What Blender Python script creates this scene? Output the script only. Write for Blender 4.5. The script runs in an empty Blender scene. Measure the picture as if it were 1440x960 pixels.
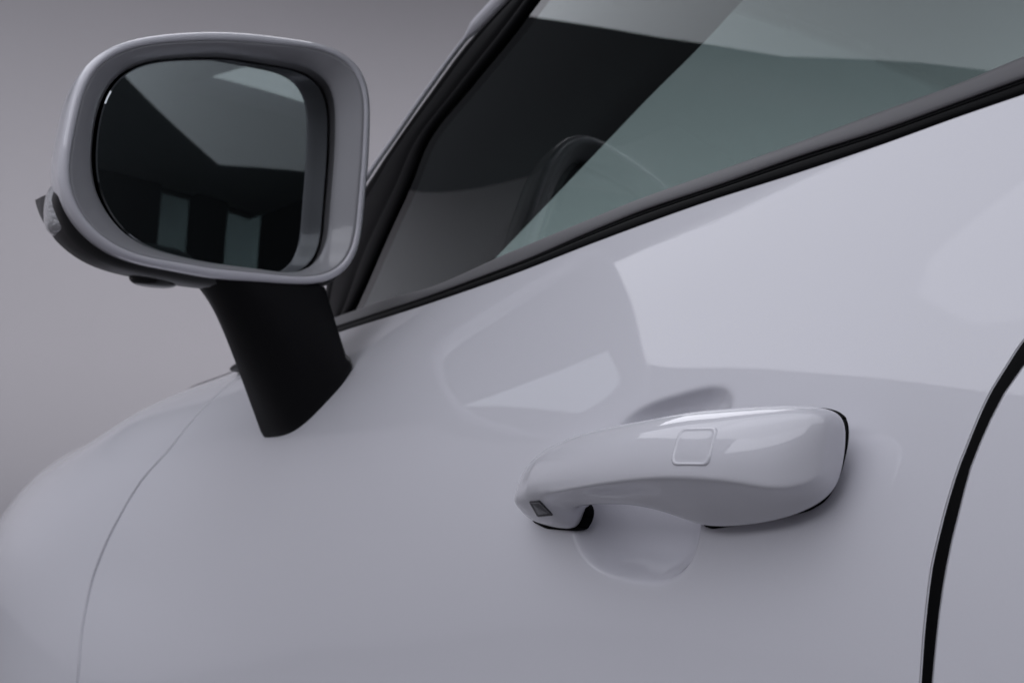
import bpy, bmesh, math
import numpy as np
from mathutils import Vector, Matrix
from mathutils.bvhtree import BVHTree

S = bpy.context.scene
COL = S.collection
R = math.radians
FLOOR = -.88
SIDE_L = 2.2

# ------------------------------------------------------------------ camera, world, lamps, exposure
# car axes in metres: x rearward, y inward from the door skin, z up from the door-handle height
cam_d = bpy.data.cameras.new('camera'); cam = bpy.data.objects.new('camera', cam_d); COL.objects.link(cam)
cx, cu, cd = Vector((0.51004098, 0.8573786, 0.0689937)), Vector((0.01357779, -0.08822649, 0.9960079)), Vector((-0.86004293, 0.50706806, 0.05664043))
M = Matrix.Identity(4)
for i in range(3): M[i][0], M[i][1], M[i][2], M[i][3] = cx[i], cu[i], -cd[i], (0.7044676, -0.56439946, 0.00614513)[i]
cam.matrix_world = M
cam_d.sensor_width = 36; cam_d.lens = 51.13; cam_d.clip_start = .02; cam_d.clip_end = 200
cam_d.dof.use_dof = True; cam_d.dof.focus_distance = .92; cam_d.dof.aperture_fstop = 16
S.camera = cam

W = bpy.data.worlds.new('World'); S.world = W; W.use_nodes = True
bg = W.node_tree.nodes['Background']; bg.inputs[0].default_value = (.55, .57, .66, 1); bg.inputs[1].default_value = .085

def fill_lamp(name, center, az, tilt, sx, sy, watts, color=(1, 1, 1), spread=180):
    l = bpy.data.lights.new(name, 'AREA'); l.shape = 'RECTANGLE'; l.size = sx; l.size_y = sy; l.energy = watts; l.color = color; l.spread = R(spread)
    o = bpy.data.objects.new(name, l); COL.objects.link(o)
    o.location = center; o.rotation_euler = (R(tilt), 0, R(az)); return o
# added fill lamps, unseen: one on the camera side, three brightening the walls
fill_lamp('side_fill', (.25, -5.6, 3.1), 0, 66, 7.5, 3.0, SIDE_L * math.pi * 7.5 * 3.0, (.90, .915, 1.0))
fill_lamp('backdrop_fill', (-3.0, 3.4, FLOOR + .12), 62, 140, 5.0, .3, 265, (.985, .975, 1.0))
fill_lamp('backdrop_fill', (8.5, 3.6, FLOOR + .12), 0, 112, 9.0, .3, 900, (.985, .975, 1.0))
fill_lamp('backdrop_fill', (-2.6, -4.0, FLOOR + .14), 90, 106, 5.0, .3, 220, (.985, .975, 1.0))
fill_lamp('front_fill', (-5.2, 1.1, 4.7), -90, 46, 2.6, 2.6, 62, (.92, .93, 1.0))  # added fill lamp high ahead, unseen, brightening the fender's forward edge

S.view_settings.view_transform = 'Standard'; S.view_settings.look = 'None'; S.view_settings.exposure = -.05; S.view_settings.gamma = 1
S.view_settings.use_curve_mapping = False
S.cycles.max_bounces = 10; S.cycles.transparent_max_bounces = 16; S.cycles.use_denoising = True
S.cycles.caustics_reflective = False; S.cycles.caustics_refractive = False


# ------------------------------------------------------------------ materials
def mat(name, base, rough=.5, metal=0., coat=0., coat_rough=.02, spec=.5, bump=None, coat_bump=None, var=None, ior=None):
    m = bpy.data.materials.new(name); m.use_nodes = True
    nt = m.node_tree; b = nt.nodes['Principled BSDF']
    b.inputs['Base Color'].default_value = (*base, 1); b.inputs['Roughness'].default_value = rough
    b.inputs['Metallic'].default_value = metal; b.inputs['Coat Weight'].default_value = coat
    b.inputs['Coat Roughness'].default_value = coat_rough; b.inputs['Coat IOR'].default_value = 1.5; b.inputs['Specular IOR Level'].default_value = spec
    if ior: b.inputs['IOR'].default_value = ior
    geo = nt.nodes.new('ShaderNodeNewGeometry')
    def noise(scale, detail=2):
        n = nt.nodes.new('ShaderNodeTexNoise'); n.inputs['Scale'].default_value = scale; n.inputs['Detail'].default_value = detail
        nt.links.new(geo.outputs['Position'], n.inputs['Vector']); return n
    for sock, bp in (('Normal', bump), ('Coat Normal', coat_bump)):
        if bp:
            n = noise(bp[0], bp[2] if len(bp) > 2 else 2); k = nt.nodes.new('ShaderNodeBump')
            k.inputs['Strength'].default_value = 1; k.inputs['Distance'].default_value = bp[1]
            nt.links.new(n.outputs['Fac'], k.inputs['Height']); nt.links.new(k.outputs['Normal'], b.inputs[sock])
    if var:
        n = noise(var[0], 4); r = nt.nodes.new('ShaderNodeMapRange')
        r.inputs['To Min'].default_value = 1 - var[1]; r.inputs['To Max'].default_value = 1 + var[1]
        nt.links.new(n.outputs['Fac'], r.inputs['Value'])
        mx = nt.nodes.new('ShaderNodeMix'); mx.data_type = 'RGBA'; mx.blend_type = 'MULTIPLY'; mx.inputs['Factor'].default_value = 1
        mx.inputs[6].default_value = (*base, 1); nt.links.new(r.outputs[0], mx.inputs[7]); nt.links.new(mx.outputs[2], b.inputs['Base Color'])
    return m

def glass_mat(name, tint):
    m = bpy.data.materials.new(name); m.use_nodes = True; nt = m.node_tree; nt.nodes.clear()
    out = nt.nodes.new('ShaderNodeOutputMaterial'); tr = nt.nodes.new('ShaderNodeBsdfTransparent'); gl = nt.nodes.new('ShaderNodeBsdfGlossy')
    tr.inputs['Color'].default_value = (*tint, 1); gl.inputs['Roughness'].default_value = 0; gl.inputs['Color'].default_value = (1, 1, 1, 1)
    lw = nt.nodes.new('ShaderNodeLayerWeight'); lw.inputs['Blend'].default_value = .5
    p = nt.nodes.new('ShaderNodeMath'); p.operation = 'POWER'; p.inputs[1].default_value = 5
    ma = nt.nodes.new('ShaderNodeMath'); ma.operation = 'MULTIPLY_ADD'; ma.inputs[1].default_value = .96; ma.inputs[2].default_value = .04
    mx = nt.nodes.new('ShaderNodeMixShader')
    nt.links.new(lw.outputs['Facing'], p.inputs[0]); nt.links.new(p.outputs[0], ma.inputs[0]); nt.links.new(ma.outputs[0], mx.inputs[0])
    nt.links.new(tr.outputs[0], mx.inputs[1]); nt.links.new(gl.outputs[0], mx.inputs[2]); nt.links.new(mx.outputs[0], out.inputs['Surface'])
    return m

PAINT = mat('white_paint', (.70, .695, .74), .45, coat=1, coat_rough=.012, spec=.3, coat_bump=(480, .0000085, 1), var=(1500, .035))
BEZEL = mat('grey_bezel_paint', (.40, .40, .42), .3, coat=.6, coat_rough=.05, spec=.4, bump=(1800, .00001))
GLOSSBLACK = mat('gloss_black', (.006, .006, .007), .18, spec=.35)
PILLARBLACK = mat('black_pillar_plastic', (.002, .002, .0025), .45, spec=.05, bump=(2200, .00002))
SATINBLACK = mat('satin_black_plastic', (.012, .012, .013), .42, spec=.4, bump=(2600, .00004))
MATTBLACK = mat('matt_black_plastic', (.004, .004, .005), .5, spec=.2, bump=(3000, .00003))
RUBBER = mat('black_rubber', (.002, .002, .0024), .55, spec=.06, bump=(1500, .00003))
TRIM = mat('grey_satin_trim', (.115, .112, .118), .5, metal=.0, spec=.35, bump=(900, .00001))
CABIN = mat('dark_cabin_trim', (.02, .021, .022), .7, spec=.3, bump=(800, .0001))
LINER = mat('grey_headliner', (.5, .51, .51), .9, var=(300, .05))
SEATMAT = mat('dark_seat_leather', (.06, .062, .066), .55, spec=.4, bump=(500, .0002))
CLUSTER = mat('grey_cluster_hood', (.34, .36, .36), .6, var=(60, .06))
WHEELMAT = mat('black_wheel_leather', (.03, .032, .034), .42, spec=.5, bump=(900, .00008))
MIRRORMAT = mat('mirror_silver', (.47, .50, .515), .0, metal=1)
LENSMAT = mat('clear_lamp_lens', (.50, .50, .52), .2, spec=.6, coat=1, bump=(300, .0022))
SENSOR = mat('smoked_sensor', (.05, .05, .056), .22, spec=.5)
TYRE = mat('tyre_rubber', (.015, .015, .016), .75)
RIM = mat('alloy_rim', (.35, .35, .36), .3, metal=.9)
FLOORMAT = mat('painted_concrete', (.11, .106, .11), .65, var=(1.2, .05), bump=(60, .0004))
WALLMAT = mat('grey_studio_wall', (.40, .39, .42), .9, var=(.6, .03), bump=(90, .0004))
GLASS = glass_mat('side_glass', (.80, .86, .845)); PRIVACY = glass_mat('privacy_glass', (.27, .30, .30)); SCREEN = glass_mat('screen_glass', (.82, .885, .865))

# ------------------------------------------------------------------ helpers
def link(name, me, m, parent=None, smooth=True, **kw):
    o = bpy.data.objects.new(name, me); COL.objects.link(o)
    if m: me.materials.append(m)
    if smooth and len(me.polygons): me.polygons.foreach_set('use_smooth', [True] * len(me.polygons))
    if parent:
        o.parent = parent; o.matrix_parent_inverse = parent.matrix_basis.inverted() if parent.type == 'EMPTY' else Matrix.Identity(4)
        if parent.type != 'EMPTY': o.matrix_parent_inverse = Matrix.Identity(4)
    for k, v in kw.items(): o[k] = v
    return o
def mesh(name, verts, faces, m, parent=None, smooth=True, **kw):
    me = bpy.data.meshes.new(name); me.from_pydata([tuple(map(float, v)) for v in verts], [], [tuple(map(int, f)) for f in faces]); me.update()
    return link(name, me, m, parent, smooth, **kw)
def grid_faces(nu, nv, off=0, closed=False):
    f = []
    for i in range(nu - 1):
        for j in range(nv - (0 if closed else 1)):
            a = off + i * nv + j; b = off + i * nv + (j + 1) % nv
            f.append((a, b, b + nv, a + nv))
    return f
def interp(pts, q):                                   # smooth monotone-ish cubic through (k, v) points
    p = np.array(sorted(pts), float); x, y = p[:, 0], p[:, 1]; q = np.asarray(q, float)
    d = np.diff(y) / np.diff(x); m = np.empty(len(x)); m[0], m[-1] = d[0], d[-1]
    m[1:-1] = np.where(d[:-1] * d[1:] > 0, 2 * d[:-1] * d[1:] / np.where(np.abs(d[:-1] + d[1:]) < 1e-12, 1, d[:-1] + d[1:]), 0)
    i = np.clip(np.searchsorted(x, q) - 1, 0, len(x) - 2); h = x[i + 1] - x[i]; t = (q - x[i]) / h
    tc = np.clip(t, 0, 1)
    r = (2*tc**3-3*tc**2+1)*y[i] + (tc**3-2*tc**2+tc)*h*m[i] + (-2*tc**3+3*tc**2)*y[i+1] + (tc**3-tc**2)*h*m[i+1]
    return r + np.where(t < 0, t * h * m[i], 0) + np.where(t > 1, (t - 1) * h * m[i + 1], 0)
def spline3(pts, n):                                  # points along a smooth 3-D curve
    P = np.array(pts, float); k = np.concatenate([[0], np.cumsum(np.linalg.norm(np.diff(P, axis=0), axis=1))]); q = np.linspace(0, k[-1], n)
    return np.column_stack([interp(list(zip(k, P[:, i])), q) for i in range(3)])
def samples(a, b, coarse, fine=()):                   # sample positions, denser in the windows (lo, hi, step)
    out = [a]
    while out[-1] < b:
        s = coarse
        for lo, hi, st in fine:
            if lo - 3 * coarse <= out[-1] <= hi: s = min(s, st if lo <= out[-1] else max(st, (lo - out[-1]) * .4 + st))
        out.append(out[-1] + s)
    out[-1] = b
    if len(out) > 2 and out[-1] - out[-2] < coarse * .3: out.pop(-2)
    return np.array(out)
def edged(q, size):                                   # add close rows by both ends so that rolled edges stay crisp
    e = np.array([.0006, .0014, .003]) / size
    q = q[(q == 0) | (q == 1) | ((q > e[-1] * 1.3) & (q < 1 - e[-1] * 1.3))]
    return np.unique(np.concatenate([q, e, 1 - e]))
def tube(path, rad, n=10, squash=1.0):                # verts, faces of a tube along a path
    P = np.array(path, float); T = np.gradient(P, axis=0); T /= np.linalg.norm(T, axis=1)[:, None]
    up = np.array([0, 0, 1.]); V = []
    for p, t in zip(P, T):
        a = np.cross(t, up); a /= np.linalg.norm(a); b = np.cross(a, t)
        for k in range(n):
            th = 2 * math.pi * k / n; V.append(p + rad * (a * math.cos(th) + b * math.sin(th) * squash))
    F = grid_faces(len(P), n, closed=True); F.append(tuple(range(n))); F.append(tuple(reversed(range((len(P) - 1) * n, len(P) * n))))
    return V, F
def rails(name, rows, m, parent, caps=True, level=2, creases=(), closed=True, **kw):   # loft rings (station by station) with subdivision
    A = np.array(rows, float); nu, nv = A.shape[:2]
    V = A.reshape(-1, 3); F = grid_faces(nu, nv, closed=closed)
    if caps and closed: F.append(tuple(range(nv))); F.append(tuple(reversed(range((nu - 1) * nv, nu * nv))))
    o = mesh(name, V, F, m, parent, **kw)
    bm = bmesh.new(); bm.from_mesh(o.data); bmesh.ops.recalc_face_normals(bm, faces=bm.faces)
    if creases:
        creases = [c if len(c) > 2 else (*c, 0, nu) for c in creases]
        cl = bm.edges.layers.float.new('crease_edge'); bm.verts.ensure_lookup_table()
        for j, w, i0, i1 in creases:
            for i in range(i0, min(i1, nu - 1)):
                e = bm.edges.get((bm.verts[i * nv + j], bm.verts[(i + 1) * nv + j]))
                if e: e[cl] = w
    bm.to_mesh(o.data); bm.free()
    if level: sm = o.modifiers.new('subdivision', 'SUBSURF'); sm.levels = sm.render_levels = level
    return o
def box(name, lo, hi, m, parent=None, bev=.0, **kw):
    bm = bmesh.new(); bmesh.ops.create_cube(bm, size=1)
    lo, hi = Vector(lo), Vector(hi)
    for v in bm.verts: v.co = Vector((lo[i] + (hi[i] - lo[i]) * (v.co[i] + .5) for i in range(3)))
    if bev: bmesh.ops.bevel(bm, geom=list(bm.edges), offset=bev, segments=3, profile=.5, affect='EDGES')
    me = bpy.data.meshes.new(name); bm.to_mesh(me); bm.free(); return link(name, me, m, parent, bool(bev), **kw)

# ---- body side surface: y = body_y(x, z), thin-plate spline through measured points (metres) ----
SX, SZ = 0.45, 1.0
CTRL = []
def col(x, *zy):
    for z, y in zy: CTRL.append((x, z, y))
col(0.70, (-0.600, -0.0180), (-0.400, -0.0140), (-0.200, -0.0050), (-0.050, 0.0040), (0.030, 0.0221), (0.090, 0.0431), (0.150, 0.0658), (0.220, 0.0952), (0.330, 0.1530))
col(0.20, (-0.600, -0.0240), (-0.400, -0.0170), (-0.200, -0.0080), (-0.050, 0.0000), (0.030, 0.0165), (0.090, 0.0366), (0.150, 0.0588), (0.206, 0.0833), (0.300, 0.1281))
col(-.10, (-0.600, -0.0300), (-0.400, -0.0230), (-0.200, -0.0130), (-0.050, -0.0040), (0.020, 0.0122), (0.080, 0.0370), (0.125, 0.0563), (0.168, 0.0770), (0.270, 0.1313))
col(-.40, (-0.600, -0.0460), (-0.400, -0.0400), (-0.200, -0.0270), (-0.080, -0.0145), (0.000, 0.0059), (0.050, 0.0313), (0.090, 0.0531), (0.132, 0.0767), (0.230, 0.1378))
col(-.70, (-0.600, -0.0450), (-0.400, -0.0580), (-0.200, -0.0460), (-0.100, -0.0290), (-0.020, -0.0027), (0.030, 0.0306), (0.094, 0.0814), (0.200, 0.1699))
col(-.97, (-0.600, -0.1000), (-0.400, -0.1150), (-0.200, -0.0860), (-0.110, -0.0600), (-0.050, -0.0300), (0.000, 0.0087), (0.050, 0.0626), (0.100, 0.1325))
col(-1.2, (-0.600, -0.1400), (-0.400, -0.1550), (-0.200, -0.1400), (-0.120, -0.1050), (-0.060, -0.0600), (-0.020, -0.0180), (0.020, 0.0500), (0.060, 0.1400))
col(-1.5, (-0.600, -0.1300), (-0.400, -0.1450), (-0.220, -0.1250), (-0.140, -0.0800), (-0.090, -0.0300), (-0.050, 0.0400), (-0.020, 0.1200))
col(-1.9, (-0.600, -0.0600), (-0.400, -0.0650), (-0.250, -0.0400), (-0.160, 0.0300), (-0.100, 0.1200))
_P = np.array(CTRL)
def _kern(r2): return np.where(r2 > 1e-14, .5 * r2 * np.log(np.maximum(r2, 1e-14)), 0.)
def _fit(P, reg=2e-4):
    q = np.column_stack([P[:, 0] * SX, P[:, 1] * SZ]); n = len(q)
    K = _kern(((q[:, None] - q[None]) ** 2).sum(-1)) + reg * np.eye(n)
    A = np.zeros((n + 3, n + 3)); T = np.column_stack([np.ones(n), q])
    A[:n, :n] = K; A[:n, n:] = T; A[n:, :n] = T.T
    return q, np.linalg.solve(A, np.concatenate([P[:, 2], np.zeros(3)]))
_Q, _W = _fit(_P)
def body_y(x, z):
    x = np.asarray(x, float); z = np.asarray(z, float)
    shp = np.broadcast(x, z).shape
    q = np.column_stack([np.broadcast_to(x, shp).ravel() * SX, np.broadcast_to(z, shp).ravel() * SZ])
    out = np.empty(len(q)); n = len(_Q)
    for s in range(0, len(q), 40000):
        c = q[s:s + 40000]
        out[s:s + 40000] = _kern(((c[:, None] - _Q[None]) ** 2).sum(-1)) @ _W[:n] + _W[n] + c @ _W[n + 1:]
    return out.reshape(shp)

# scoop behind the door handle
def scoop(x, z):
    dx, dz = (np.asarray(x) + .0775) / .069, (np.asarray(z) + .043) / .0455
    dx = dx + .10 * dz
    r = (np.abs(dx) ** 2.7 + np.abs(dz) ** 2.7) ** (1 / 2.7)
    s = 1 - r ** 3.4; w = .06
    s = np.where(s > 4 * w, s, w * np.log1p(np.exp(np.clip(s / w, -40, 40)))); s = np.where(r > 1.9, 0, s)
    # upper half of the finger pocket, above the handle
    ux = (np.asarray(x) + .062) / .058; uz = (np.asarray(z) - .006 - .22 * (np.asarray(x) + .062)) / .0275
    q = (np.abs(ux) ** 3 + np.abs(uz) ** 3) ** (1 / 3.); g = 1 - q ** 2.4
    g = np.where(g > 4 * w, g, w * np.log1p(np.exp(np.clip(g / w, -40, 40)))); g = np.where(q > 1.9, 0, g)
    return np.maximum(.033 * s, 0) + .017 * g * np.exp(-np.clip(.032 * s / .012, 0, 9))
def door_y(x, z): return body_y(x, z) + scoop(x, z)

# ------------------------------------------------------------------ shut lines and belt line on the body side
FRONT = [(-0.6, -0.9548), (-0.3223, -0.9828), (-0.2528, -1.003), (-0.2006, -1.0124), (-0.1627, -1.0084), (-0.137, -1.0037), (-0.094, -0.9949), (-0.0428, -0.9746), (-0.0058, -0.9793), (0.03, -0.9913), (0.06, -1.0092999999999999), (0.1, -1.0343)]
REAR_A = [(-0.6, 0.15360000000000001), (-0.25, 0.1756), (-0.1084, 0.1816), (-0.0874, 0.1807), (-0.0556, 0.1802), (-0.0303, 0.1821), (-0.0048, 0.1852), (0.0118, 0.1885), (0.0358, 0.1939), (0.0543, 0.2012), (0.0654, 0.2062), (0.12, 0.256), (0.16, 0.297), (0.26, 0.43)]
REAR_B = [(-0.6, 0.1608), (-0.25, 0.1828), (-0.1071, 0.1888), (-0.0721, 0.1886), (-0.0438, 0.1896), (-0.0186, 0.1919), (-0.0006, 0.1933), (0.0176, 0.1972), (0.0378, 0.2031), (0.0525, 0.2106), (0.12, 0.265), (0.16, 0.306), (0.26, 0.439)]
BELT = [(-1.1106, 0.0449), (-0.9905999999999999, 0.0694), (-0.7906, 0.0969), (-0.581, 0.1165), (-0.3963, 0.138), (-0.2668, 0.1582), (-0.1252, 0.1781), (-0.0314, 0.188), (0.0403, 0.1969), (0.1028, 0.2064), (0.1477, 0.2125), (0.2777, 0.2314), (0.4277, 0.2532), (0.75, 0.2832)]
FENDER_TOP = [(-2.05, -.13), (-1.9, -.105), (-1.5, -.03), (-1.2, .030), (-1.1, .052), (-1.0, .072), (-.9, .085)]

def panel(name, left, right, bot, top, us, vs, yf, m, parent, r=.0014, **kw):
    """body panel between left(z), right(z), bot(x), top(x), with rolled edges and flanges turned inward"""
    U, V = np.meshgrid(us, vs, indexing='ij'); x = left(np.zeros_like(U)) * (1 - U) + right(np.zeros_like(U)) * U; z = np.zeros_like(U)
    for _ in range(25):
        zb, zt = bot(x), top(x); z = zb + (zt - zb) * V
        xl, xr = left(z), right(z); x = xl + (xr - xl) * U
    y = yf(x, z); P = np.stack([x, y, z], -1); nu, nv = U.shape
    verts = list(P.reshape(-1, 3)); faces = grid_faces(nu, nv)
    e = 1e-3
    def strip(idx, nb, flip):
        base = P.reshape(-1, 3)[idx]; out = base - P.reshape(-1, 3)[nb]; out /= np.linalg.norm(out, axis=1)[:, None]
        fx = (yf(base[:, 0] + e, base[:, 2]) - yf(base[:, 0] - e, base[:, 2])) / 2 / e; fz = (yf(base[:, 0], base[:, 2] + e) - yf(base[:, 0], base[:, 2] - e)) / 2 / e
        n = np.column_stack([-fx, np.ones(len(base)), -fz]); n /= np.linalg.norm(n, axis=1)[:, None]
        prev = idx
        for a, dp in ((30, 0), (60, 0), (90, 0), (90, .016)):
            ring = base + out * r * math.sin(R(a)) + n * (r * (1 - math.cos(R(a))) + dp)
            o = len(verts); verts.extend(ring); cur = np.arange(o, o + len(idx))
            for k in range(len(idx) - 1):
                q = (prev[k], prev[k + 1], cur[k + 1], cur[k]); faces.append(q if not flip else q[::-1])
            prev = cur
    G = np.arange(nu * nv).reshape(nu, nv)
    strip(G[0], G[1], False); strip(G[-1], G[-2], True); strip(G[:, 0], G[:, 1], True); strip(G[:, -1], G[:, -2], False)
    return mesh(name, verts, faces, m, parent, **kw)

# ------------------------------------------------------------------ studio
mesh('floor', [(-24, -24, FLOOR), (24, -24, FLOOR), (24, 24, FLOOR), (-24, 24, FLOOR)], [(0, 1, 2, 3)], FLOORMAT, smooth=False, kind='structure')
WX, NR = -8.6, 1.2
# straight wall ahead of the car, low on the open side and tall behind the car, turning along its far side
path = [Vector((WX, y, 0)) for y in np.linspace(-10, 3.2, 45)] + [Vector((WX + 3 - 3 * math.cos(R(a)), 3.2 + 3 * math.sin(R(a)), 0)) for a in range(9, 91, 9)] + [Vector((x, 6.2, 0)) for x in (-4, -2, 0, 3, 8, 18)]
def rise(p): return 3.05 + .21 * max(0, min(4, -(p.y + .6))) ** 1.5 + 1.75 * max(0, min(1, (p.y + .1) / .9)) if p.x < WX + .01 else 4.78
wv = []
for i, p in enumerate(path):
    t = (path[min(i + 1, len(path) - 1)] - path[max(i - 1, 0)]).normalized(); n = Vector((t.y, -t.x, 0)); h = rise(p)
    for px, pz in [(NR * (1 - math.sin(R(a))), NR * (1 - math.cos(R(a)))) for a in range(0, 91, 6)] + [(0, 2.0), (0, h), (-.12, h), (-.12, .5)]:
        q = p + n * px; wv.append((q.x, q.y, FLOOR + .004 + pz))
mesh('studio_wall', wv, grid_faces(len(path), 20), WALLMAT, kind='structure')

# overhead light panel: its front edge is the bright line mirrored in the side glass and along the door shoulder
lm = bpy.data.materials.new('light_diffuser'); lm.use_nodes = True; b_ = lm.node_tree.nodes['Principled BSDF']
b_.inputs['Base Color'].default_value = (.08, .08, .08, 1); b_.inputs['Emission Color'].default_value = (.90, .915, 1.0, 1); b_.inputs['Emission Strength'].default_value = 1.35
def ceiling_panel(lp, h0, strength):
    n = len(lp); m = lm.copy(); m.node_tree.nodes['Principled BSDF'].inputs['Emission Strength'].default_value = strength
    o = mesh('overhead_emitter', [(x, y, h0 + h) for h in (0, .12) for x, y in lp], [tuple(range(n)), tuple(range(2 * n - 1, n - 1, -1))] + [(k, (k + 1) % n, n + (k + 1) % n, n + k) for k in range(n)], SATINBLACK, smooth=False, kind='structure')
    o.data.materials.append(m); o.data.polygons[0].material_index = 1
ceiling_panel([(-3.0, -2.98), (-3.66, -2.46), (-4.22, -1.72), (-4.86, -.74), (-4.70, -.70), (4.65, -.70), (4.65, -3.0), (1.2, -4.4), (-1.45, -4.4)], 2.3, 1.42)
ceiling_panel([(-2.56, -1.74), (-2.44, -2.0), (.6, -2.0), (.6, -1.0), (-1.7, -1.0), (-2.4, -1.50)], 2.17, 1.95)

ceiling_panel([(4.6, 3.2), (8.2, 3.2), (8.2, 5.8), (4.6, 5.8)], 2.3, .10)  # added unseen emitter, the pale wedge the mirror shows through the roof opening

# ------------------------------------------------------------------ the car
car = bpy.data.objects.new('car', None); COL.objects.link(car); car.location = (-.4, .85, FLOOR)
car['label'] = 'white car seen close at its front door, mirror and handle'; car['category'] = 'car'
bpy.context.view_layer.update()

F_ = lambda z: interp(FRONT, z); RA = lambda z: interp(REAR_A, z); RB = lambda z: interp(REAR_B, z); BT = lambda x: interp(BELT, x)
low = lambda x: np.full_like(np.asarray(x, float), -.60)
gx = edged(samples(0, 1, .008, [(.685, .90, .0011)]), 1.16); gz = edged(samples(0, 1, .014, [(.65, .86, .0019)]), .78)
door = panel('front_door', lambda z: F_(z) + .0036, lambda z: RA(z) - .0014, low, lambda x: BT(x) - .0014, gx, gz, door_y, PAINT, car)
fu = edged(samples(0, 1, .012), 1.07); fv = edged(samples(0, 1, .014), .6)
arch = lambda x: np.maximum(-.60, -.56 + np.sqrt(np.maximum(0, .37 ** 2 - (np.asarray(x) + 1.78) ** 2)))
fender = panel('front_fender', lambda z: np.full_like(np.asarray(z, float), -2.05), lambda z: F_(z) - .0014, arch, lambda x: interp(FENDER_TOP, x), fu, fv, body_y, PAINT, car)
rear = panel('rear_door', lambda z: RB(z) - .0001, lambda z: np.full_like(np.asarray(z, float), .70), low, lambda x: BT(x) - .0014, edged(samples(0, 1, .015), .5), edged(samples(0, 1, .015), .8), body_y, PAINT, car)
# black weather seal in the wide gap behind the front door
zz = np.linspace(-.6, .20, 90); a, b = RA(zz) - .0010, RB(zz) - .0008
sv = []
for k in range(7):
    t = k / 6; x = a + (b - a) * t; sv.append(np.column_stack([x, body_y(x, zz) + .0004 + .0012 * t - .0004 * math.sin(math.pi * t), zz]))
mesh('door_seal', np.array(sv).reshape(-1, 3), grid_faces(7, 90), RUBBER, door)
# dark jamb behind the thin gap ahead of the front door
a = F_(zz[:75]) - .012; b = F_(zz[:75]) + .014
mesh('door_jamb', np.concatenate([np.column_stack([a, body_y(a, zz[:75]) + .013, zz[:75]]), np.column_stack([b, body_y(b, zz[:75]) + .013, zz[:75]])]), grid_faces(2, 75), SATINBLACK, door)

# bonnet beside and above the fender
bx = np.linspace(-2.05, -.93, 60); bt = np.concatenate([[0, .002, .005], np.linspace(.012, .78, 26)])
bz0 = interp(FENDER_TOP, bx); by0 = body_y(bx, bz0)
bv = []
for d in bt:
    bv.append(np.column_stack([bx, by0 + .0010 + d, bz0 + .0016 + .050 * (1 - math.exp(-d / .14)) - .05 * max(0, d - .4) ** 2]))
far = []
bv = np.array(bv); bv2 = bv.copy(); bv2[:, :, 1] = 1.7 - bv2[:, :, 1]
mesh('bonnet', np.concatenate([bv, bv2[::-1]]).reshape(-1, 3), grid_faces(len(bt) * 2, 60), PAINT, car)
fb = mesh('far_fender', np.array([[x, 1.7 - body_y(x, z), z] for x in np.linspace(-2.05, -.93, 18) for z in np.linspace(-.5, .03, 10)]), grid_faces(18, 10), PAINT, car)
# far side of the body
fx, fz = np.linspace(-.96, 1.6, 26), np.linspace(0, 1, 10)
mesh('far_door', [(x, 1.7 - float(body_y(min(x, .7), -.6 + (float(BT(min(x, .7))) + .6) * t)), -.6 + (float(BT(min(x, .7))) + .6) * t) for x in fx for t in fz], grid_faces(26, 10), PAINT, car)
# rear quarter behind the rear door, out of the picture
qx = np.linspace(.704, 1.9, 20)
mesh('rear_quarter', [(x, float(body_y(.7, -.5 + (.762) * t)) + .06 * (x - .7) ** 2, -.5 + .762 * t) for x in qx for t in fz], grid_faces(20, 10), PAINT, car)
box('underbody', (-1.95, .12, -.70), (1.9, 1.58, -.46), SATINBLACK, car, .02)

# ------------------------------------------------------------------ belt trim
B0 = spline3([(-0.8706, 0.0992, 0.0894), (-0.7906, 0.0952, 0.0969), (-0.581, 0.0846, 0.1165), (-0.3963, 0.0799, 0.138), (-0.2668, 0.0813, 0.1582), (-0.1252, 0.0833, 0.1781), (-0.0314, 0.0831, 0.188), (0.0403, 0.0839, 0.1969), (0.1028, 0.0859, 0.2064), (0.1477, 0.0873, 0.2125), (0.2777, 0.0914, 0.2314), (0.4277, 0.0962, 0.2532)], 120)
B1 = spline3([(-0.9198, 0.1191, 0.0997), (-0.8398, 0.1128, 0.1061), (-0.6003, 0.0938, 0.1253), (-0.4105, 0.0875, 0.1479), (-0.2799, 0.0892, 0.1701), (-0.2226, 0.0901, 0.1791), (-0.1246, 0.0897, 0.1899), (-0.0401, 0.09, 0.2002), (0.0337, 0.0896, 0.2073), (0.0974, 0.0911, 0.2162), (0.1426, 0.0927, 0.2229), (0.2726, 0.0964, 0.2415), (0.4226, 0.1007, 0.263)], 120)
B2 = spline3([(-1.0589, 0.1811, 0.1217), (-0.9789, 0.1672, 0.1244), (-0.626, 0.106, 0.1364), (-0.4327, 0.0995, 0.163), (-0.337, 0.098, 0.1765), (-0.2355, 0.0984, 0.1916), (-0.1356, 0.0976, 0.2027), (-0.049, 0.097, 0.2123), (0.0246, 0.0977, 0.2219), (0.0899, 0.0984, 0.23), (0.1351, 0.1005, 0.2382), (0.2651, 0.1038, 0.2574), (0.4151, 0.1076, 0.2795)], 120)
def ribbon(name, A, B, prof, m, parent, **kw):        # strip from curve A to curve B; prof = (t across, bulge outward)
    rows = []
    for t, h in prof:
        q = A + (B - A) * t; q = q.copy(); q[:, 1] -= h; rows.append(q)
    return mesh(name, np.array(rows).reshape(-1, 3), grid_faces(len(rows), len(A)), m, parent, **kw)
trim = ribbon('belt_trim', B1, B2, [(-.05, -.012), (-.05, .0002), (0, .0012), (.12, .0022), (.35, .0027), (.6, .0024), (.85, .0014), (.97, .0002), (1, -.0012), (1.0, -.010)], TRIM, car)
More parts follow.
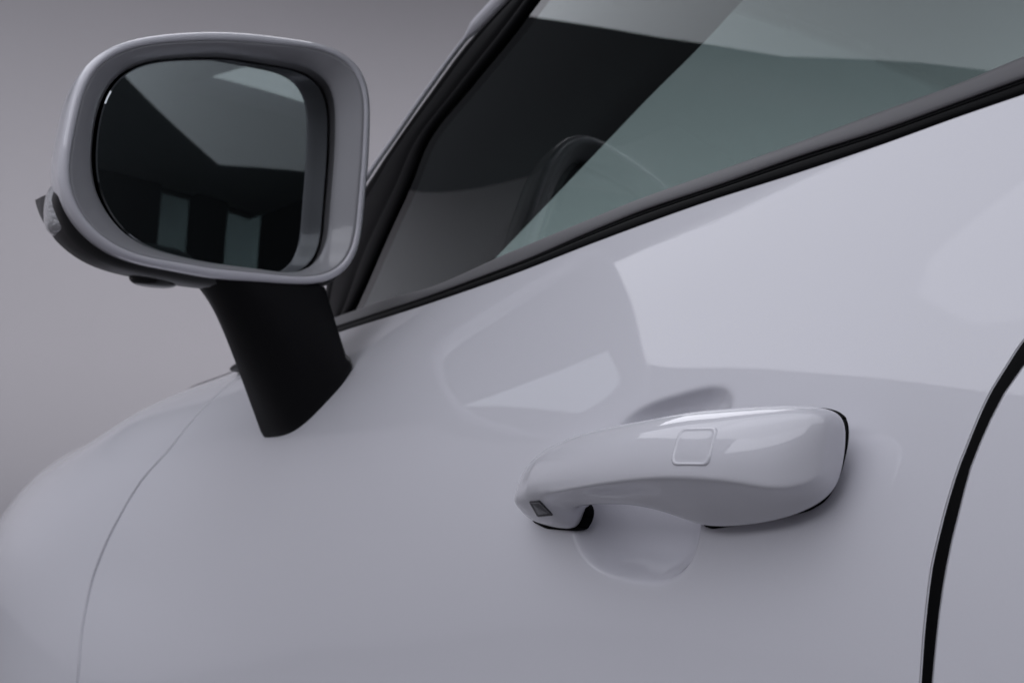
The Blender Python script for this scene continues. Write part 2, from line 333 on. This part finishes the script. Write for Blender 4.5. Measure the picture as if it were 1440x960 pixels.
ribbon('rubber_strip', B0, B1, [(-.35, -.012), (-.30, -.004), (.02, -.0018), (.10, -.0010), (.25, -.0002), (.50, .0001), (.62, -.0002), (.66, -.0012), (.70, -.0002), (.85, -.0004), (.96, -.0024), (1.1, -.004)], RUBBER, trim)

# ------------------------------------------------------------------ side window and pillars
cz, cy = np.array([-0.10735152456837752, -0.08295840233123626, 0.1207238065380872, 0.22085949632439353]), np.array([0.10769117763065827, 0.037024306690165217, 0.09656286832065168])
def glass_y(x, z):
    h = z - np.polyval(cz, x); return np.polyval(cy, x) + .006 + (0.125, 0.1)[0] * h + (0.125, 0.1)[1] * h * h
GL = [(-0.9434, 0.1621, 0.1123), (-0.8975, 0.1581, 0.1393), (-0.8301, 0.1577, 0.2119), (-0.778, 0.1591, 0.2718), (-0.7514, 0.1626, 0.3172), (-0.6453, 0.1569, 0.3633), (-0.5492, 0.1535, 0.4047), (-0.5154, 0.1538, 0.425), (-0.4297, 0.1546, 0.4765), (-0.3097, 0.1556, 0.5486), (-0.1725, 0.1568, 0.6309)]
BL = [(-0.9982, 0.1683, 0.1196), (-1.0519, 0.182, 0.1521), (-1.0619, 0.1917, 0.21), (-1.012, 0.1904, 0.2619), (-0.9271, 0.1823, 0.302), (-0.8782, 0.1783, 0.3245), (-0.7624, 0.17, 0.3755), (-0.6671, 0.1648, 0.416), (-0.5747, 0.1583, 0.439), (-0.4779, 0.1515, 0.4631), (-0.3423, 0.142, 0.4968), (-0.1874, 0.1311, 0.5354)]
WL = [(-1.0469, 0.1995, 0.2682), (-0.9919, 0.1937, 0.2927), (-0.9511, 0.1899, 0.3122), (-0.9018, 0.1852, 0.3321), (-0.7853, 0.1766, 0.3838), (-0.6877, 0.171, 0.4252), (-0.607, 0.1655, 0.4475), (-0.5108, 0.1589, 0.4741), (-0.3762, 0.1498, 0.5113), (-0.2223, 0.1393, 0.5538)]
gl, bl = spline3(GL, 60), spline3(BL, 60)
for c in (gl, bl): c[:, 1] = glass_y(c[:, 0], c[:, 2])
# glass: from the pillar edge back to the rear pillar
gv = []; gt = np.linspace(0, 1, 40)
for k in range(60):
    z0 = gl[k, 2]; xs = (gl[k, 0] - .006) + ((.42 - .12 * (z0 - .1)) - gl[k, 0]) * gt
    zl = np.polyval(cz, xs) - .008; zs = zl + (gl[-1, 2] - zl) * (k / 59)
    if k == 0: pass
    # the pillar edge follows GL; the rest of the row keeps its share of the height
    zs = zs * gt ** .5 + (z0 if k else z0 - .012) * (1 - gt ** .5)
    gv.append(np.column_stack([xs, glass_y(xs, zs) + .002, zs]))
gv = np.array(gv).reshape(-1, 3); gi = gv.copy(); gi[:, 1] += .004; gi[:, 2] -= .0006
mesh('side_window', np.concatenate([gv, gi]), grid_faces(60, 40) + [f[::-1] for f in grid_faces(60, 40, 2400)], GLASS, car)
pil = None
wl = spline3(WL, 70); NEAR_TOP = int(np.argmin(np.linalg.norm(wl - np.array(WL[5]), axis=1)))
rows = []
for k, p in enumerate(wl):
    s = (.22 if k < NEAR_TOP else min(.8, .22 + .3 * (k - NEAR_TOP))) * .0105
    rows.append([p + np.array(v) * s for v in ((.35, -.35, -.5), (-.1, -.8, .1), (-.75, -.55, .65), (-1.0, .25, .9), (-.9, 1.5, .8), (.3, 2.4, .2), (.8, 2.0, -.4), (.9, .4, -.9))])
pil = rails('a_pillar', rows, PAINT, car, level=1)
rows = []
for t, h in [(-.02, -.020), (-.02, .000), (.02, .0035), (.09, .0048), (.17, .0050), (.20, .0036), (.22, .0036), (.25, .0046), (.55, .0048), (.70, .0046), (.74, .0030), (.77, .0030), (.80, .0042), (.93, .0036), (.985, .0012), (1.0, -.001), (1.0, -.012)]:
    q = bl + (gl - bl) * t; q[:, 1] -= h; rows.append(q)
mesh('pillar_garnish', np.array(rows).reshape(-1, 3), grid_faces(len(rows), 60), PILLARBLACK, pil)
# inner pillar lining, seen through the glass as the dark wedge ahead of the driver
IN = spline3([(-0.95, 0.23, 0.05), (-0.8164, 0.25, 0.1482), (-0.7546, 0.26, 0.19), (-0.6372, 0.285, 0.2764), (-0.5464, 0.31, 0.3499), (-0.4876, 0.34, 0.4095), (-0.4474, 0.36, 0.4536), (-0.38, 0.39, 0.52), (-0.22, 0.46, 0.68), (-0.14, 0.5, 0.76)], 60)
rows = []
for t, h in [(0, .012), (.2, .016), (.5, .018), (.8, .010), (1, 0), (.99, -.02), (.93, -.05)]:
    q = bl + np.array([0, .022, 0]) * (1 - t) + (IN - bl) * t; q[:, 0] += h; rows.append(q)
mesh('pillar_lining', np.array(rows).reshape(-1, 3), grid_faces(len(rows), 60), CABIN, pil)
# windscreen between the two front pillars
near = bl[::1].copy(); near[:, 0] -= .012; near[:, 1] += .010
rows = []
for t in np.linspace(0, 1, 40):
    q = near.copy(); q[:, 1] = q[:, 1] + (1.7 - 2 * q[:, 1]) * t; q[:, 0] -= .10 * (1 - (2 * t - 1) ** 2); q[:, 2] += .035 * (1 - (2 * t - 1) ** 2) * np.linspace(.3, 1, 60); rows.append(q)
q = np.array(rows).reshape(-1, 3); qi = q.copy(); qi[:, 0] += .003; qi[:, 2] -= .003
mesh('windscreen', np.concatenate([q, qi]), grid_faces(40, 60) + [f[::-1] for f in grid_faces(40, 60, 2400)], SCREEN, car)
far_p = rails('far_pillar', [[(x + dx, 1.7 - y + dy, z + dz) for dx, dy, dz in ((0, 0, -.02), (.05, 0, -.01), (.05, -.05, -.01), (-.01, -.05, .0))] for x, y, z in near[::9]], CABIN, car, level=1)

# roof, rear pillars, cabin
ROOF_FRONT = float(np.interp(.69, bl[:, 2], bl[:, 0]))
RX0, RZ = ROOF_FRONT, .70; rx = np.linspace(RX0, 1.8, 24); ry = np.linspace(.22, 1.48, 20)
rv = [(x - .10 * (1 - ((y - .85) / .63) ** 2) * (1 - (x - RX0) / 2.2), y, RZ + .045 * (1 - ((y - .85) / .64) ** 2) + .03 * math.sin(math.pi * (x - RX0) / 2.4) - .06 * max(0, x - .6) ** 2) for x in rx for y in ry]
rvi = [(x, y, z - .035) for x, y, z in rv]
SUN = (.16, 1.02, .72, 1.14)  # added roof opening, cut to let a pale wedge show in the mirror
def roof_faces(off=0, flip=False):
    out = []
    for f in grid_faces(24, 20):
        c = np.mean([rv[k] for k in f], axis=0)
        if SUN[0] < c[0] < SUN[1] and SUN[2] < c[1] < SUN[3]: continue
        f = tuple(k + off for k in f); out.append(f[::-1] if flip else f)
    return out
roof = mesh('roof', rv + rvi, roof_faces() + roof_faces(480, True), PAINT, car)
mesh('headliner', [(x, y, z - .045) for x, y, z in rv], roof_faces(0, True), LINER, roof)
for side in (0, 1):
    f = (lambda y: y) if not side else (lambda y: 1.7 - y)
    rails('centre_pillar', [[(x0 + a, f(y0 + b), z) for a, b in ((0, 0), (.09, 0), (.09, .05), (0, .05))] for x0, y0, z in ((.40, .115, .2), (.36, .15, .40), (.33, .215, .71))], GLOSSBLACK, car, level=1)
    rails('rear_pillar', [[(x0 + a, f(y0 + b), z) for a, b in ((0, 0), (.32, 0), (.32, .06), (0, .06))] for x0, y0, z in ((1.25, .14, .2), (1.2, .17, .45), (1.1, .225, .70))], PAINT, car, level=1)
    rails('roof_rail', [[(x, f(.205 + a), z + b) for a, b in ((0, 0), (.05, .03), (.07, 0), (.03, -.03))] for x, z in ((RX0, .685), (.3, .705), (.8, .70), (1.3, .68), (1.7, .64))], GLOSSBLACK, car, level=1)
box('dashboard', (-.98, .16, -.25), (-.70, 1.54, .075), CABIN, car, .03)
box('cabin_floor', (-.95, .2, -.52), (1.5, 1.5, -.47), CABIN, car, .01)
dl = mesh('door_lining', [(x, float(body_y(x, BT(x))) + .060 + dy, z) for x in np.linspace(-.9, .66, 12) for z, dy in ((-.5, 0), (0, .01), (float(BT(x)) - .03, -.008), (float(BT(x)) + .0, -.03))], grid_faces(12, 4), CABIN, door)
def seat(x, y):
    rows = []
    for t, w, th in ((0, .20, .07), (.15, .25, .075), (.5, .25, .065), (.8, .21, .055), (.97, .16, .045), (1, .13, .03)):
        px, pz = x + .24 * t, -.42 + .60 * t
        rows.append([(px + a * th, y + b * w, pz + c) for a, b, c in ((-1, -.75, .02), (-.45, -.3, .02), (-.45, .3, .02), (-1, .75, .02), (-.6, 1, 0), (.8, .9, -.03), (1, 0, -.03), (.8, -.9, -.03), (-.6, -1, 0))])
    s = rails('front_seat', rows, SEATMAT, car, level=2)
    rails('headrest', [[(x + .27 + .05 * math.cos(a) * k, y + .14 * math.sin(a) * k, z) for a in np.linspace(0, 2 * math.pi, 10, endpoint=False)] for z, k in ((.175, .6), (.19, .8), (.23, .86), (.28, .8), (.30, .5))], SEATMAT, s, level=2)
    rails('seat_cushion', [[(xx, y + b * .25, -.30 + c * .07) for b, c in ((-1, -1), (-1, .8), (-.6, .9), (0, .5), (.6, .9), (1, .8), (1, -1))] for xx in (x - .42, x - .40, x - .2, x + .02)], SEATMAT, s, level=2)
seat(.20, .44); seat(.20, 1.26)
tg = box('tailgate', (1.72, .22, -.2), (1.78, 1.48, .24), PAINT, car, .02)
for y0, y1 in ((0.22, 1.145), (1.251, 1.36), (1.529, 1.559)): box('tailgate_pillar', (1.72, y0, .24), (1.77, y1, .74), CABIN, tg, .012)
box('quarter_lining', (1.15, 1.50, .24), (1.78, 1.545, .74), CABIN, tg, .01)
box('rear_window', (1.745, .23, .25), (1.75, 1.545, .72), PRIVACY, tg)
rails('rear_seat', [[(.98 + .25 * t + a, .25 + b * 1.2, -.3 + .6 * t) for a, b in ((0, 0), (-.05, .25), (0, .5), (-.05, .75), (0, 1), (.14, 1), (.14, 0))] for t in (0, .3, .7, 1)], SEATMAT, car, level=2)

# black corner cap at the foot of the front pillar, behind the mirror stalk
rails('corner_cap', [[(x, y + a, z + b * k) for a, b in ((0, 0), (.002, .012), (.02, .017), (.035, 0))] for x, y, z, k in ((-1.042, .052, .0455, .45), (-1.02, .052, .047, 1.0), (-.96, .054, .051, 1.45), (-.88, .058, .060, 1.6), (-.80, .062, .074, 1.3))], SATINBLACK, car, level=2)

# ------------------------------------------------------------------ door handle
# stations front to rear: top edge, crease, lower edge, and how deep the section reaches inward
HS = [((-.192, -.022, -.038), (-.194, -.024, -.050), (-.195, -.014, -.0585), .004),
      ((-.172, -.030, -.021), (-.176, -.036, -.0485), (-.180, -.0150, -.0635), .006),
      ((-.148, -.0345, -.011), (-.152, -.042, -.0455), (-.154, -.0155, -.0645), .006),
      ((-.139, -.0355, -.0075), (-.1425, -.0437, -.0438), (-.1375, -.0160, -.0636), .005),
      ((-.130, -.0363, -.0048), (-.1335, -.0452, -.0424), (-.1318, -.0175, -.0585), .002),
      ((-.1205, -.0372, -.0025), (-.1245, -.0466, -.0408), (-.1295, -.0205, -.0505), -.006),
      ((-.110, -.0382, -.0003), (-.115, -.0480, -.0393), (-.1200, -.0240, -.0462), -.013),
      ((-.080, -.040, .006), (-.083, -.051, -.034), (-.086, -.0265, -.0418), -.016),
      ((-.023, -.040, .014), (-.035, -.053, -.026), (-.045, -.0265, -.0384), -.016),
      ((.013, -.038, .020), (.010, -.053, -.020), (-.010, -.0215, -.0415), -.012),
      ((.036, -.036, .0225), (.030, -.052, -.0185), (.010, -.0155, -.0475), -.004),
      ((.060, -.0345, .0245), (.055, -.050, -.0175), (.040, -.0125, -.0440), .000),
      ((.085, -.031, .026), (.080, -.044, -.018), (.075, -.012, -.0372), .000),
      ((.106, -.0258, .0262), (.100, -.035, -.0205), (.101, -.011, -.0275), .000),
      ((.1170, -.019, .0230), (.1135, -.021, -.013), (.113, -.011, -.0175), .000)]
def mk(i):
    t, c, b = (np.array(v) for v in HS[i][:3]); yi = HS[i][3]; o = np.array((0, -1., 0)); n = len(HS) - 1
    k = min(1, i / 3, (n - i) / 2 + .25)
    m1 = t * .68 + c * .32 + o * .0058 * k; m2 = t * .30 + c * .70 + o * .0050 * k
    u = c * .5 + b * .5 + np.array((0, .0018, .0014)) * k * (i > 6)
    ti = t.copy(); ti[1] = yi; bi = b.copy(); bi[1] = yi
    top = t + np.array((0, .45 * (yi - t[1]), .0018))
    return [ti, top, t, m1, m2, c, u, b, bi]
st = [mk(i) for i in range(len(HS))]
nose = [p * .25 + np.mean(st[0], axis=0) * .75 + np.array((-.0035, .002, 0)) for p in st[0]]
tail = [p * .45 + np.mean(st[-1], axis=0) * .55 + np.array((.0010, .002, 0)) for p in st[-1]]
handle = rails('door_handle', [nose] + st + [tail], PAINT, car, level=4, creases=[(5, .06, 0, 5), (5, .14, 5, 6), (5, .28, 6, 7), (5, .42, 7, 99), (7, .2, 0, 6), (7, .45, 6, 99)])
bpy.context.view_layer.update()
dg = bpy.context.evaluated_depsgraph_get()
bvh = BVHTree.FromObject(handle, dg)
off = handle.matrix_world.inverted()
def on_handle(x, z, lift, look=(0, 1, 0)):
    h = bvh.ray_cast(off @ (Vector((x, -.06, z)) - Vector(look) * .25), Vector(look))
    p, n = h[0], h[1]
    if p is None: return np.array((x, -.04, z))
    if n.y > 0: n = -n
    return np.array(handle.matrix_world @ p) + np.array(n) * lift
def plate(name, outline, rings, m, parent, look=(0, 1, 0), **kw):      # small plate following the handle skin; rings = (scale about centre, lift)
    o = np.array(outline); c = o.mean(0); V = []; n = len(o)
    for s, l in rings:
        for p in c + (o - c) * s: V.append(on_handle(p[0], p[1], l, look))
    F = grid_faces(len(rings), n, closed=True); F.append(tuple(range((len(rings) - 1) * n, len(rings) * n)))
    ob = mesh(name, V, F, m, parent, **kw)
    bm = bmesh.new(); bm.from_mesh(ob.data); bmesh.ops.recalc_face_normals(bm, faces=bm.faces)
    if sum(f.normal.y * f.calc_area() for f in bm.faces) > 0: bmesh.ops.reverse_faces(bm, faces=bm.faces)
    bm.to_mesh(ob.data); bm.free(); return ob
def rounded(corners, rad, n=6):
    c = np.array(corners, float); out = []
    for i in range(len(c)):
        a, p, b = c[i - 1], c[i], c[(i + 1) % len(c)]
        u, v = (a - p) / np.linalg.norm(a - p), (b - p) / np.linalg.norm(b - p)
        s, e = p + u * rad, p + v * rad
        for t in np.linspace(0, 1, n): out.append((1 - t) ** 2 * s + 2 * t * (1 - t) * p + t * t * e)
    return out
plate('touch_pad', rounded([(.0255, .0100), (.0565, .0118), (.0575, -.0088), (.0270, -.0106)], .005), [(1.09, -.0004), (1.06, .0002), (1.02, .0007), (.98, .0009), (.94, .0008), (.90, .0005), (.85, .0004), (.65, .0004), (.45, .0004), (.25, .0004), (.08, .0004)], PAINT, handle)
sn = plate('sensor_window', rounded([(-0.1119, -0.044), (-0.1014, -0.0427), (-0.0867, -0.0492), (-0.1021, -0.0515)], .0012, 4), [(1.30, -.0006), (1.28, .0006), (1.18, .0010), (1.04, .0010), (.98, .0006), (.9, .0006), (.78, .0006), (.5, .0007), (.25, .0008), (.08, .0008)], SENSOR, handle, look=(-0.8459, 0.5304, -0.0561))

# black gaskets between handle and door skin
def gasket(name, pts, parent, m=RUBBER, lift=.0012, th=.006):
    o = np.array(rounded(pts, .006, 5)); c = o.mean(0); V = []; n = len(o)
    for s, l in ((1.0, -th), (1.0, lift * .3), (.985, lift), (.9, lift), (.5, lift)):
        q = c + (o - c) * s
        y = body_y(q[:, 0], q[:, 1]) - l
        V += list(np.column_stack([q[:, 0], y, q[:, 1]]))
    F = grid_faces(5, n, closed=True); F.append(tuple(range(4 * n, 5 * n)))
    return mesh(name, V, F, m, parent)
gasket('handle_gasket', [(-0.0167, 0.0131), (0.0368, 0.0277), (0.0793, 0.028), (0.0928, 0.0258), (0.1004, 0.0208), (0.1046, 0.0089), (0.1045, -0.0094), (0.0986, -0.0233), (0.0864, -0.0307), (0.06, -0.0379), (0.0305, -0.044), (0.0028, -0.0493), (-0.0055, -0.0462), (-0.0161, -0.0139)], handle)
gasket('foot_gasket_and_gap_shade', [(-.1985, -.050), (-.195, -.0625), (-.174, -.0662), (-.136, -.0640), (-.1285, -.0590), (-.1275, -.048), (-.165, -.030)], handle, lift=.0008)  # rear end extended as a dark patch for the shaded gap behind the foot

# ------------------------------------------------------------------ door mirror
MO = [(-0.2616, 0.1931), (-0.2625, 0.2132), (-0.2611, 0.2405), (-0.2574, 0.271), (-0.2528, 0.2923), (-0.2443, 0.309), (-0.2299, 0.3241), (-0.2076, 0.3368), (-0.1805, 0.3477), (-0.1497, 0.3561), (-0.115, 0.3631), (-0.0792, 0.3676), (-0.0485, 0.3695), (-0.0169, 0.3695), (0.0076, 0.3655), (0.0236, 0.357), (0.0325, 0.3444), (0.038, 0.3226), (0.0416, 0.2899), (0.0425, 0.2597), (0.042, 0.2294), (0.0404, 0.193), (0.0371, 0.1685), (0.0316, 0.1523), (0.0212, 0.1413), (0.0026, 0.1336), (-0.0192, 0.1294), (-0.05, 0.1269), (-0.0892, 0.1258), (-0.1304, 0.1263), (-0.1677, 0.1294), (-0.1959, 0.133), (-0.2127, 0.1379), (-0.2285, 0.1479), (-0.243, 0.1618), (-0.2534, 0.174), (-0.2592, 0.184)]
MI = [(-0.2294, 0.2207), (-0.231, 0.2426), (-0.2299, 0.2623), (-0.2252, 0.284), (-0.2158, 0.3034), (-0.2016, 0.317), (-0.1812, 0.3273), (-0.1531, 0.3361), (-0.1241, 0.3425), (-0.0943, 0.3462), (-0.0637, 0.3481), (-0.0322, 0.3481), (-0.0111, 0.345), (0.0004, 0.3359), (0.0068, 0.3173), (0.0109, 0.2876), (0.0119, 0.2514), (0.0116, 0.215), (0.0103, 0.1847), (0.0043, 0.1584), (-0.009, 0.1458), (-0.0277, 0.1419), (-0.0588, 0.1413), (-0.0983, 0.1414), (-0.1369, 0.1438), (-0.1602, 0.1467), (-0.1791, 0.1517), (-0.1953, 0.16), (-0.2111, 0.1761), (-0.2237, 0.1952), (-0.2281, 0.2084)]
MC = np.array((-.100, .252)); NM = 120; TH = np.linspace(0, 2 * math.pi, NM, endpoint=False)
def polar(P):
    d = np.array(P) - MC; th = np.mod(np.arctan2(d[:, 1], d[:, 0]), 2 * math.pi); r = np.hypot(d[:, 0], d[:, 1]); o = np.argsort(th)
    th, r = th[o], r[o]; rr = interp(list(zip(np.concatenate([th - 2 * math.pi, th, th + 2 * math.pi]), np.concatenate([r, r, r]))), TH)
    f = np.fft.rfft(rr); f *= np.exp(-(np.arange(len(f)) / 12.) ** 4); return np.fft.irfft(f, NM)
RO, RI = polar(MO), polar(MI)
def ring(x, r, sh=(0, 0)): return np.column_stack([np.broadcast_to(x, NM), MC[0] + sh[0] + r * np.cos(TH), MC[1] + sh[1] + r * np.sin(TH)])
X0 = -0.63
shell = [ring(X0-0.1850, RO * .30, (.0, .02)), ring(X0-0.1780, RO * .50, (0, .016)), ring(X0-0.1550, RO * .72, (0, .012)), ring(X0-0.1200, RO * .87, (0, .006)), ring(X0-0.0750, RO * .955, (0, .002)), ring(X0-0.0400, RO * .987), ring(X0-0.0180, RO - .0006),
         ring(X0-0.0080, RO), ring(X0-0.0025, RO - .0012), ring(X0+0.0002, RO - .0040), ring(X0+0.0008, RO - .0068), ring(X0-0.0005, RO - .0090)]
wr = RI + (RO - .0110 - RI) * .94
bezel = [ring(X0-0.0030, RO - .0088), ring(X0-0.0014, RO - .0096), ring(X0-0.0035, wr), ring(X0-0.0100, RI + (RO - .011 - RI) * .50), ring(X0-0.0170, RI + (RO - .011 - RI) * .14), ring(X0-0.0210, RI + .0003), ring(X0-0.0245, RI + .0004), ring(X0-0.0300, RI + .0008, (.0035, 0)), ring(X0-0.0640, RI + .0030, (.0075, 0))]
shell += [ring(X0-0.0040, RO - .0094)]
V = np.array(shell).reshape(-1, 3); Fm = grid_faces(len(shell), NM, closed=True); Fm.append(tuple(range(NM)))
mirror = mesh('wing_mirror', V, Fm, PAINT, car)
sm = mirror.modifiers.new('subdivision', 'SUBSURF'); sm.levels = sm.render_levels = 1
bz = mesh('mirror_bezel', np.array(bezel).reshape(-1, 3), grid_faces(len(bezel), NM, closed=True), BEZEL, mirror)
psi, chi = R(6.0), R(-.3)
def glass_plane(P):                                    # tilt the mirror glass towards the driver
    q = P.copy(); q[:, 0] = P[:, 0] - math.tan(psi) * (P[:, 1] - MC[0]) + math.tan(chi) * (P[:, 2] - MC[1]); return q
RG = RI - .0008
g = [glass_plane(ring(X0-0.0425, RG, (.0052, 0))), glass_plane(ring(X0-0.0405, RG, (.0052, 0))), glass_plane(ring(X0-0.0401, RG - .0012, (.0052, 0))), glass_plane(ring(X0-0.0401, RG * .5, (.0052, 0))), glass_plane(ring(X0-0.0401, RG * .02, (.0052, 0)))]
Fg = grid_faces(5, NM, closed=True); Fg.append(tuple(range(4 * NM, 5 * NM)))
mg = mesh('mirror_glass', np.array(g).reshape(-1, 3), Fg, MIRRORMAT, mirror, smooth=False)
b_ = [glass_plane(ring(X0-0.0425, RG * .995, (.0052, 0))), glass_plane(ring(X0-0.0480, RG * .985, (.0052, 0))), glass_plane(ring(X0-0.0500, RG * .3, (.0052, 0)))]
Fb = grid_faces(3, NM, closed=True); Fb.append(tuple(range(2 * NM, 3 * NM))); Fb.append(tuple(range(NM)))
mesh('mirror_backing', np.array(b_).reshape(-1, 3), Fb, RUBBER, mirror)
mesh('mirror_well', np.array([ring(X0-0.0595, RI + .003, (.0052, 0)), ring(X0-0.0605, RI * .4, (.0052, 0))]).reshape(-1, 3), grid_faces(2, NM, closed=True) + [tuple(range(NM, 2 * NM))], RUBBER, mirror)
DX = X0 + .66
# black lower shell under the painted housing
lo_ = np.radians(np.linspace(201, 345, 60)); ro = np.interp(lo_, TH, RO)
rows = []
fade = np.clip(np.minimum((lo_ - lo_[0]) / R(14), (lo_[-1] - lo_) / R(30)), 0, 1) ** .6
for x, dr in ((-.678, -.012), (-.678, -.003), (-.682, .0035), (-.694, .0068), (-.715, .0072), (-.75, .0045), (-.79, -.006), (-.82, -.03)):
    r = ro - .003 + (dr + .003) * np.where(dr > -.003, fade, 1); rows.append(np.column_stack([np.full(60, x + DX), MC[0] + r * np.cos(lo_), MC[1] + r * np.sin(lo_)]))
mesh('lower_cover', np.array(rows).reshape(-1, 3), grid_faces(len(rows), 60), SATINBLACK, mirror)
# turn-signal lens wrapping the outer front corner
rows = []
for (x, y), (z0, z1), d in (((-.686, -.2415), (.164, .199), .005), ((-.694, -.2550), (.156, .2030), .010), ((-.722, -.2570), (.154, .2050), .013), ((-.755, -.2500), (.153, .2060), .014), ((-.80, -.220), (.155, .2060), .014), ((-.84, -.165), (.16, .204), .012)):
    ins = np.array((.4, .9)) * d; zm = (z0 + z1) / 2
    rows.append([(x + DX, y, z0), (x + DX - .002, y - .003, zm - .008), (x + DX - .001, y - .004, zm + .006), (x + DX, y - .001, z1), (x + DX + ins[0], y + ins[1] * 2, z1), (x + DX + ins[0], y + ins[1] * 2, z0)])
lens = rails('turn_signal', rows, LENSMAT, mirror, level=2)
# small round camera pod on the underside
rows = []
for k, z in ((1.0, .128), (.98, .121), (.80, .1165), (.45, .1145)):
    rows.append([(-.722 + DX + .022 * k * math.cos(t), -.150 + .026 * k * math.sin(t), z) for t in np.linspace(0, 2 * math.pi, 16, endpoint=False)])
rails('camera_pod', rows, GLOSSBLACK, mirror, level=2)
# stalk from the door skin up to the housing
rows = []
FT = [(-.7404, -.0075, -.0252), (-.7040, -.0065, -.0236), (-.668, -.003, -.0160), (-.648, .006, .003), (-.6275, .0235, .038), (-.632, .034, .057), (-.655, .044, .068), (-.715, .048, .068), (-.775, .037, .050), (-.795, .014, .022), (-.772, -.001, -.006)]
TP = [(-.692, -.097, .126), (-.672, -.104, .124), (-.645, -.088, .123), (-.636, -.06, .1245), (-.634, -.012, .126), (-.637, .007, .128), (-.658, .014, .129), (-.70, -.010, .129), (-.73, -.048, .129), (-.735, -.076, .128), (-.715, -.094, .127)]
FT, TP = np.array(FT), np.array(TP)
for t in (-.10, 0, .06, .3, .6, .82, .93, 1.0, 1.06):
    q = FT + (TP - FT) * t
    fl = max(0, t - .72) / .28
    q[:, 1] += -.012 * fl ** 2 * (q[:, 1] < -.03)
    if t < 0: q[:, 1] += .012
    rows.append(q)
rails('mirror_stalk', rows, MATTBLACK, mirror, level=3, creases=[(0, .75), (3, .25), (5, .6)])

# ------------------------------------------------------------------ wheels, below and ahead of the picture
def wheel(x, y):
    pr = [(.20, .06), (.215, .10), (.30, .105), (.318, .09), (.32, .0), (.318, -.09), (.30, -.105), (.215, -.10), (.20, -.06)]
    n = 40; V = [(x + r * math.cos(t), y + w, FLOOR + .32 + r * math.sin(t)) for t in np.linspace(0, 2 * math.pi, n, endpoint=False) for r, w in pr]
    k = len(pr); Fq = [(i * k + j, ((i + 1) % n) * k + j, ((i + 1) % n) * k + j + 1, i * k + j + 1) for i in range(n) for j in range(k - 1)]
    w = mesh('wheel', V, Fq, TYRE, car)
    rails('rim', [[(x + r * math.cos(t), y + a, FLOOR + .32 + r * math.sin(t)) for t in np.linspace(0, 2 * math.pi, 20, endpoint=False)] for r, a in ((.205, .08), (.21, -.075), (.19, -.08), (.06, -.05))], RIM, w, level=1)
for x in (-1.78, 1.05):
    for y in (.03, 1.66): wheel(x, y)
